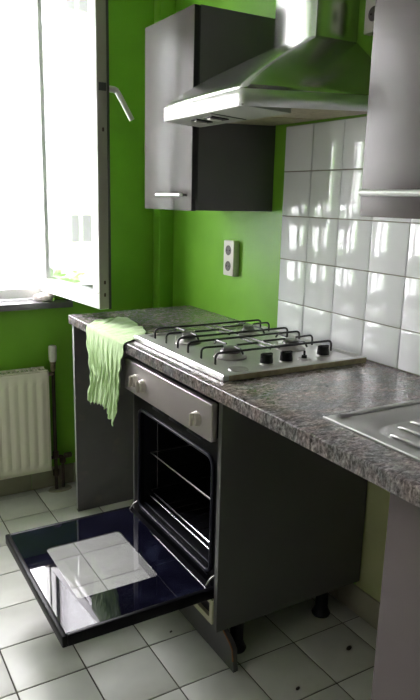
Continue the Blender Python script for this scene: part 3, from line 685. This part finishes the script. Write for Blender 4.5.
# ------------------------------------------------------------------ wall cabinets
def wall_cabinet(label, y0, y1, z0, z1, bars, n_doors):
    c = thing('wall_cabinet', (0.43, (y0 + y1) / 2, z0), label, 'cabinet')
    box('carcass', 0.2785, XW - 0.0005, y0, y1, z0 + 0.002, z1, 'carcass', c, bev=0.001)
    wd = (y1 - y0) / n_doors
    for k in range(n_doors):
        a = y1 - (k + 1) * wd + 0.001; b_ = y1 - k * wd - 0.001
        dd = box('door', 0.2545, 0.2735, a, b_, z0, z1 - 0.002, 'door_grey', c, bev=0.0015)
        box('door_edging', 0.2555, 0.2727, a - 0.0006, a + 0.0004, z0 + 0.001, z1 - 0.003, 'edge_dark', dd)
        ha, hb_, hz_ = bars[k]
        h = tube('handle', [(0.2225, ha, hz_), (0.2225, hb_, hz_)], 0.0075, 'satin', dd, n=12)
        for yk in (ha + 0.02 if ha < hb_ else ha - 0.02, hb_ - 0.02 if ha < hb_ else hb_ + 0.02):
            tube('handle_post', [(0.2545, yk, hz_), (0.2225, yk, hz_)], 0.0045, 'burner_cap', h, n=8)
    box('hinge_gap', 0.2735, 0.2786, y0 + 0.0002, y1 - 0.003, z0 + 0.004, z1 - 0.004, 'edge_dark', c)
    return c
wall_cabinet('narrow grey wall cabinet between the window corner and the cooker hood', -0.018, 0.364, 1.327, 1.987, [(0.000, 0.190, 1.380)], 1)
wall_cabinet('grey wall cabinet to the right of the cooker hood', -1.70, -0.850, 1.337, 2.06, [(-1.255, -0.884, 1.391), (-1.68, -1.30, 1.391)], 2)

# ------------------------------------------------------------------ cooker hood
hd = thing('cooker_hood', (0.36, -0.30, 1.61), 'stainless steel chimney cooker hood above the hob', 'hood')
P = {'fl': Vector((0.150, 0.000, 1.614)), 'fr': Vector((0.078, -0.585, 1.599)), 'br': Vector((0.598, -0.600, 1.624)), 'bl': Vector((0.598, -0.006, 1.628))}
T = {'fl': Vector((0.437, -0.212, 1.842)), 'fr': Vector((0.437, -0.420, 1.842)), 'br': Vector((0.598, -0.420, 1.842)), 'bl': Vector((0.598, -0.212, 1.842))}
LIP = 0.043
def hood_ring(bm, t, z_off=0.0, rad=0.018, steps=4, src=None):
    g = t ** 1.22
    c = {}
    for k in P:
        b0 = P[k] + Vector((0, 0, LIP)); e = T[k]
        c[k] = Vector((b0.x + (e.x - b0.x) * g, b0.y + (e.y - b0.y) * g, b0.z + (e.z - b0.z) * t + z_off))
    if src: c = {k: src[k] + Vector((0, 0, z_off)) for k in P}
    r = rad; out = []
    for key, pk, nk in (('bl', None, None), ('fl', 'bl', 'fr'), ('fr', 'fl', 'br'), ('br', None, None)):
        if pk is None: out.append(c[key]); continue
        a = c[key] + (c[pk] - c[key]).normalized() * r; b_ = c[key] + (c[nk] - c[key]).normalized() * r
        for s in range(steps + 1):
            u = s / steps; out.append(a * (1 - u) ** 2 + c[key] * 2 * u * (1 - u) + b_ * u * u)
    return [bm.verts.new(v) for v in out]
bm = bmesh.new()
rs = [hood_ring(bm, k / 14, rad=0.02 - 0.008 * k / 14) for k in range(15)]
for a, b_ in zip(rs, rs[1:]):
    for k in range(len(a) - 1): bm.faces.new((a[k], b_[k], b_[k + 1], a[k + 1]))
bmesh.ops.recalc_face_normals(bm, faces=bm.faces)
cn = finish('canopy', bm, 'steel_hood', hd, smooth=True, angle=60)
so = cn.modifiers.new('thickness', 'SOLIDIFY'); so.thickness = 0.0012; so.offset = -1
bm = bmesh.new()
a = hood_ring(bm, 0, src=P, rad=0.02); b_ = hood_ring(bm, 0, z_off=LIP - 0.0008, src=P, rad=0.02)
for k in range(len(a) - 1): bm.faces.new((a[k], b_[k], b_[k + 1], a[k + 1]))
bmesh.ops.recalc_face_normals(bm, faces=bm.faces)
lp = finish('lip', bm, 'steel_lip', hd, smooth=True, angle=60)
so = lp.modifiers.new('thickness', 'SOLIDIFY'); so.thickness = 0.0015; so.offset = -1
def under(u, v, dz=0.0):
    """point on the underside: u from front (0) to wall (1), v from far (0) to near (1)"""
    f = P['fl'].lerp(P['fr'], v); bk = P['bl'].lerp(P['br'], v); p = f.lerp(bk, u); return Vector((p.x, p.y, p.z + dz))
def under_slab(name, u0, u1, v0, v1, z0, z1, material, parent):
    bm = bmesh.new(); c = []
    for dz in (z0, z1): c.append([bm.verts.new(under(u, v, dz)) for u, v in ((u0, v0), (u1, v0), (u1, v1), (u0, v1))])
    bm.faces.new(c[0]); bm.faces.new(c[1])
    for k in range(4): bm.faces.new((c[0][k], c[0][(k + 1) % 4], c[1][(k + 1) % 4], c[1][k]))
    bmesh.ops.recalc_face_normals(bm, faces=bm.faces)
    return finish(name, bm, material, parent)
def slope(u): return -0.015 * max(0.0, u - 0.02) / 0.28        # the strip dips towards its rear edge
def strip_slab(name, u0, u1, v0, v1, z0, z1, material, parent, flat_top=False):
    bm = bmesh.new(); c = []
    for dz in (z0, z1): c.append([bm.verts.new(under(u, v, (0.006 if flat_top and dz == z1 else slope(u) + dz))) for u, v in ((u0, v0), (u1, v0), (u1, v1), (u0, v1))])
    bm.faces.new(c[0]); bm.faces.new(c[1])
    for k in range(4): bm.faces.new((c[0][k], c[0][(k + 1) % 4], c[1][(k + 1) % 4], c[1][k]))
    bmesh.ops.recalc_face_normals(bm, faces=bm.faces)
    return finish(name, bm, material, parent)
us = strip_slab('control_strip', 0.006, 0.30, 0.004, 0.996, 0.002, 0.006, 'strip', hd, flat_top=True)
for v0, v1 in ((0.26, 0.34), (0.43, 0.53)):
    bt = strip_slab('switch', 0.09, 0.21, v0, v1, -0.001, 0.0018, 'knob_black', us)
    strip_slab('switch_rocker', 0.11, 0.19, v0 + 0.012, (v0 + v1) / 2, -0.004, -0.0011, 'handle_grey', bt)
strip_slab('strip_joint', 0.04, 0.28, 0.600, 0.612, 0.0006, 0.0019, 'knob_black', us)
fr_ = under_slab('underside_frame', 0.302, 0.998, 0.006, 0.994, 0.009, 0.012, 'steel_hood', hd)
for k in range(2):
    f_ = under_slab('grease_filter', 0.33, 0.955, 0.04 + 0.465 * k, 0.49 + 0.465 * k, 0.004, 0.0088, 'filter', hd)
    under_slab('filter_latch', 0.345, 0.39, 0.23 + 0.465 * k, 0.30 + 0.465 * k, 0.001, 0.0038, 'edge_light', f_)
box('chimney', 0.437, 0.5985, -0.420, -0.212, 1.835, ZC - 0.002, 'steel_hood', hd, bev=0.002)

# ------------------------------------------------------------------ sockets on the right wall
def socket(label, y, z, horizontal=False, wells=2):
    s = thing('wall_socket', (XW, y, z), label, 'socket')
    hw, hh = 0.038, 0.0715 if wells == 2 else 0.05
    box('plate', XW - 0.030, XW - 0.0003, y - hw, y + hw, z - hh, z + hh, 'socket', s, bev=0.004, seg=2)
    for zz in ((z - 0.032, z + 0.032) if wells == 2 else (z,)):
        wl = lathe('socket_well', [(0.0205, 0.0), (0.0205, -0.0012), (0.019, -0.0018), (0.0175, -0.0005)], (XW - 0.030, y, zz), 'socket_in', s, axis='x', n=20)
        for yy in (-0.0095, 0.0095):
            tube('contact_hole', [(XW - 0.0322, y + yy, zz), (XW - 0.0308, y + yy, zz)], 0.0028, 'knob_black', wl, n=8)
socket('cream double wall socket on the green wall below the narrow cabinet', 0.233, 1.135)
socket('cream single wall socket high beside the hood chimney', -0.512, 1.90, wells=1)

# ------------------------------------------------------------------ radiator
rd = thing('radiator', (-0.45, 0.78, 0.12), 'cream ribbed panel radiator under the window', 'radiator')
RX0, RX1, RZ0, RZ1, RYF = -0.98, -0.036, 0.122, 0.600, 0.752
bm = bmesh.new()
pitch = 0.0405; nrib = int((RX1 - RX0 - 0.03) / pitch); xs_ = [(RX0, 0), (RX0 + 0.012, 0)]
xst = RX1 - 0.016 - nrib * pitch
for k in range(nrib):
    x = xst + k * pitch
    xs_ += [(x + 0.004, 0), (x + 0.012, 0.006), (x + pitch - 0.012, 0.006), (x + pitch - 0.004, 0)]
xs_ += [(RX1 - 0.010, 0), (RX1, 0)]
rows = [(RZ0, 0), (RZ0 + 0.028, 0), (RZ0 + 0.045, 1), (RZ1 - 0.060, 1), (RZ1 - 0.042, 0), (RZ1 - 0.006, 0), (RZ1, -0.7)]
gv = [[bm.verts.new((x, RYF + (0.006 - d_) if r >= 0 and r == 1 else RYF + 0.004 - r * 0.006 * (1 if r < 0 else 0), z)) for x, d_ in xs_] for z, r in rows]
for a, b_ in zip(gv, gv[1:]):
    for k in range(len(a) - 1): bm.faces.new((a[k], a[k + 1], b_[k + 1], b_[k]))
bmesh.ops.recalc_face_normals(bm, faces=bm.faces)
fpn = finish('front_panel', bm, 'radiator', rd, smooth=True, angle=50)
so = fpn.modifiers.new('thickness', 'SOLIDIFY'); so.thickness = 0.0025; so.offset = 0
box('back_panel', RX0 + 0.004, RX1 - 0.004, 0.826, 0.834, RZ0 + 0.01, RZ1 - 0.01, 'radiator', rd)
bm = bmesh.new()
for k in range(40):
    x = RX0 + 0.03 + k * 0.0228; add_box(bm, x, x + 0.0015, 0.768, 0.826, RZ0 + 0.02, RZ1 - 0.02)
tag(finish('convector_fins', bm, 'radiator', rd), kind='stuff')
box('side_cover', RX1 - 0.002, RX1 + 0.001, RYF + 0.004, 0.832, RZ0 + 0.006, RZ1 - 0.002, 'radiator', rd, bev=0.0008)
box('side_cover', RX0 - 0.001, RX0 + 0.002, RYF + 0.004, 0.832, RZ0 + 0.006, RZ1 - 0.002, 'radiator', rd, bev=0.0008)
bm = bmesh.new()
add_box(bm, RX0, RX1, RYF + 0.010, RYF + 0.016, RZ1 - 0.004, RZ1 + 0.004); add_box(bm, RX0, RX1, 0.822, 0.832, RZ1 - 0.004, RZ1 + 0.004)
for k in range(48):
    x = RX0 + 0.004 + k * 0.0196; add_box(bm, x, x + 0.005, RYF + 0.016, 0.822, RZ1 - 0.002, RZ1 + 0.002)
finish('top_grille', bm, 'radiator', rd)
for xk in (-0.10, -0.60, -0.95): box('grille_clip', xk, xk + 0.012, RYF + 0.02, RYF + 0.05, RZ1 + 0.002, RZ1 + 0.014, 'radiator', rd, bev=0.002)
for xk in (-0.85, -0.15): box('wall_bracket', xk, xk + 0.03, 0.834, YB - 0.0002, RZ0 + 0.05, RZ1 - 0.05, 'radiator', rd)
VX, VY = -0.004, 0.792
lathe('thermostat_head', [(0.0135, 0.0), (0.0165, 0.006), (0.0175, 0.010), (0.0185, 0.030), (0.0185, 0.066), (0.017, 0.073), (0.013, 0.075)], (VX, VY, 0.632), 'valve_white', rd, n=20)
vb_ = lathe('valve_body', [(0.008, 0.0), (0.012, 0.012), (0.012, 0.03), (0.009, 0.034), (0.014, 0.036), (0.014, 0.046)], (VX, VY, 0.5855), 'brass', rd, n=16)
tube('valve_tail', [(VX, VY, 0.575), (RX1 - 0.004, VY, 0.575)], 0.009, 'brass', vb_, n=10)
tube('pipe', [(VX, VY, 0.590), (VX, VY, 0.0005)], 0.0085, 'pipe', rd, n=12)
tube('pipe', bend([(RX1 - 0.004, VY + 0.008, 0.165), (0.032, VY + 0.008, 0.165), (0.032, VY + 0.008, 0.0005)], 0.012), 0.008, 'pipe', rd, n=12)
for (x, y, z, ax) in ((VX, VY, 0.165, 'z'), (0.032, VY + 0.008, 0.13, 'z'), (VX, VY, 0.075, 'z')):
    lathe('pipe_union', [(0.010, 0.0), (0.0155, 0.003), (0.0155, 0.030), (0.010, 0.034)], (x, y, z), 'pipe', rd, n=6)
lathe('lock_shield', [(0.011, 0.0), (0.013, 0.004), (0.013, 0.032), (0.009, 0.036)], (0.040, VY + 0.008, 0.165), 'pipe', rd, axis='x', n=12)
bm = bmesh.new(); n = 28
for k, (rx_, z) in enumerate(((1.0, 0.0003), (0.93, 0.006))): pass
lo_ = [bm.verts.new((0.014 + 0.058 * math.cos(2 * math.pi * k / n), VY + 0.004 + 0.034 * math.sin(2 * math.pi * k / n), 0.0003)) for k in range(n)]
hi_ = [bm.verts.new((0.014 + 0.052 * math.cos(2 * math.pi * k / n), VY + 0.004 + 0.029 * math.sin(2 * math.pi * k / n), 0.008)) for k in range(n)]
for k in range(n): bm.faces.new((lo_[k], lo_[(k + 1) % n], hi_[(k + 1) % n], hi_[k]))
bm.faces.new(hi_); bm.faces.new(list(reversed(lo_)))
finish('pipe_collar', bm, 'skirt', rd, smooth=True)

# ------------------------------------------------------------------ bundled rag on the sill, under the open leaf's hinge corner
bm = bmesh.new(); r_ = bmesh.ops.create_icosphere(bm, subdivisions=4, radius=1.0)
for v in bm.verts:
    p = v.co.copy(); k = 1 + 0.10 * math.sin(7 * p.x + 3 * p.z) + 0.07 * math.sin(11 * p.y + 5 * p.x) + 0.05 * math.sin(17 * p.z + 9 * p.y)
    z = p.z * 0.020 * k
    v.co = Vector((-0.022 + p.x * 0.040 * k - 0.25 * p.y * 0.04, 0.838 + p.y * 0.036 * k, min(WZ0 + 0.0352, max(WZ0 + 0.0005, WZ0 + 0.016 + z))))
tag(finish('rag', bm, 'rag', smooth=True, angle=180), 'small off-white rag bundled on the window sill under the open leaf', 'rag')

# ------------------------------------------------------------------ crumbs on the tiles
for k, (x, y, r, lab) in enumerate(((-0.005, -0.40, 0.004, 'tiny dark crumb on the floor tile below the oven door'), (0.20, -0.80, 0.006, 'dark crumb on the shaded floor tile nearest the sink cabinet'), (0.45, -0.74, 0.009, 'dark oblong crumb on the shaded floor near the skirting'))):
    bm = bmesh.new(); bmesh.ops.create_icosphere(bm, subdivisions=2, radius=r)
    for v in bm.verts: v.co = Vector((x + v.co.x * 1.4, y + v.co.y * 0.8 + 0.3 * v.co.x, max(0.0004, 0.0024 + v.co.z * 0.6)))
    tag(finish('crumb', bm, 'crumb', smooth=True), lab, 'crumb', 'crumbs on the floor')

# ------------------------------------------------------------------ outside: house across the street, shrub, street
GZ = -2.6
tag(box('ground', -45, 30, 1.3, 45, GZ - 0.2, GZ, 'paving'), 'pale street outside the window', kind='structure')
bd = thing('house', (-11.0, 18.0, GZ), 'pale rendered house front across the street seen through the window', 'building')
box('house_wall', -32, 10, 18.0, 18.4, GZ, 8.7, 'facade', bd)
for z in (-1.75, 3.0, 4.2, 5.25, 6.4): box('string_course', -32, 10, 17.94, 18.0, z, z + 0.07, 'facade_trim', bd)
for z in (-0.25, 7.0):
    for x in [-10.75 + 2.9 * k for k in range(-6, 7)]:
        bm = bmesh.new(); frame_ring(bm, x, x + 1.0, z, z + 1.10, 0.09, 17.92, 18.0)
        add_box(bm, x + 0.48, x + 0.56, 17.92, 18.0, z + 0.09, z + 1.01)
        wf = finish('house_window', bm, 'facade', bd)
        for xa_, xb_ in ((x + 0.09, x + 0.48), (x + 0.56, x + 0.91)): box('house_pane', xa_, xb_, 17.955, 17.99, z + 0.09, z + 1.01, 'pane_dark', wf)
        box('house_sill', x - 0.06, x + 1.06, 17.84, 18.0, z - 0.09, z, 'facade_trim', wf)
SHX, SHY = -1.75, 4.0
sh = thing('garden_shrub', (SHX, SHY, GZ), 'green leafy shrub growing outside the window', 'shrub')
bm = bmesh.new()
for k in range(7):
    a = k * 2.4; add_tube(bm, [(SHX, SHY, GZ), (SHX + 0.05 * math.cos(a), SHY + 0.05 * math.sin(a), GZ + 1.6), (SHX + 0.16 * math.cos(a), SHY + 0.16 * math.sin(a), GZ + 3.0 + 0.2 * math.sin(k))], [0.02, 0.014, 0.006], 6)
finish('stems', bm, 'bark', sh, smooth=True)
bm = bmesh.new()
for k in range(1100):
    a = random.uniform(0, 6.283); rr_ = 0.28 * math.sqrt(random.random()); z = GZ + random.uniform(0.7, 3.25)
    c = Vector((SHX + rr_ * math.cos(a), SHY + rr_ * math.sin(a), z))
    u = Vector((random.gauss(0, 1), random.gauss(0, 1), random.gauss(0, .6))).normalized(); v = u.orthogonal().normalized()
    bm.faces.new([bm.verts.new(p) for p in (c - u * 0.06, c + v * 0.022, c + u * 0.06, c - v * 0.022)])
tag(finish('foliage', bm, 'leaf', sh), kind='stuff')
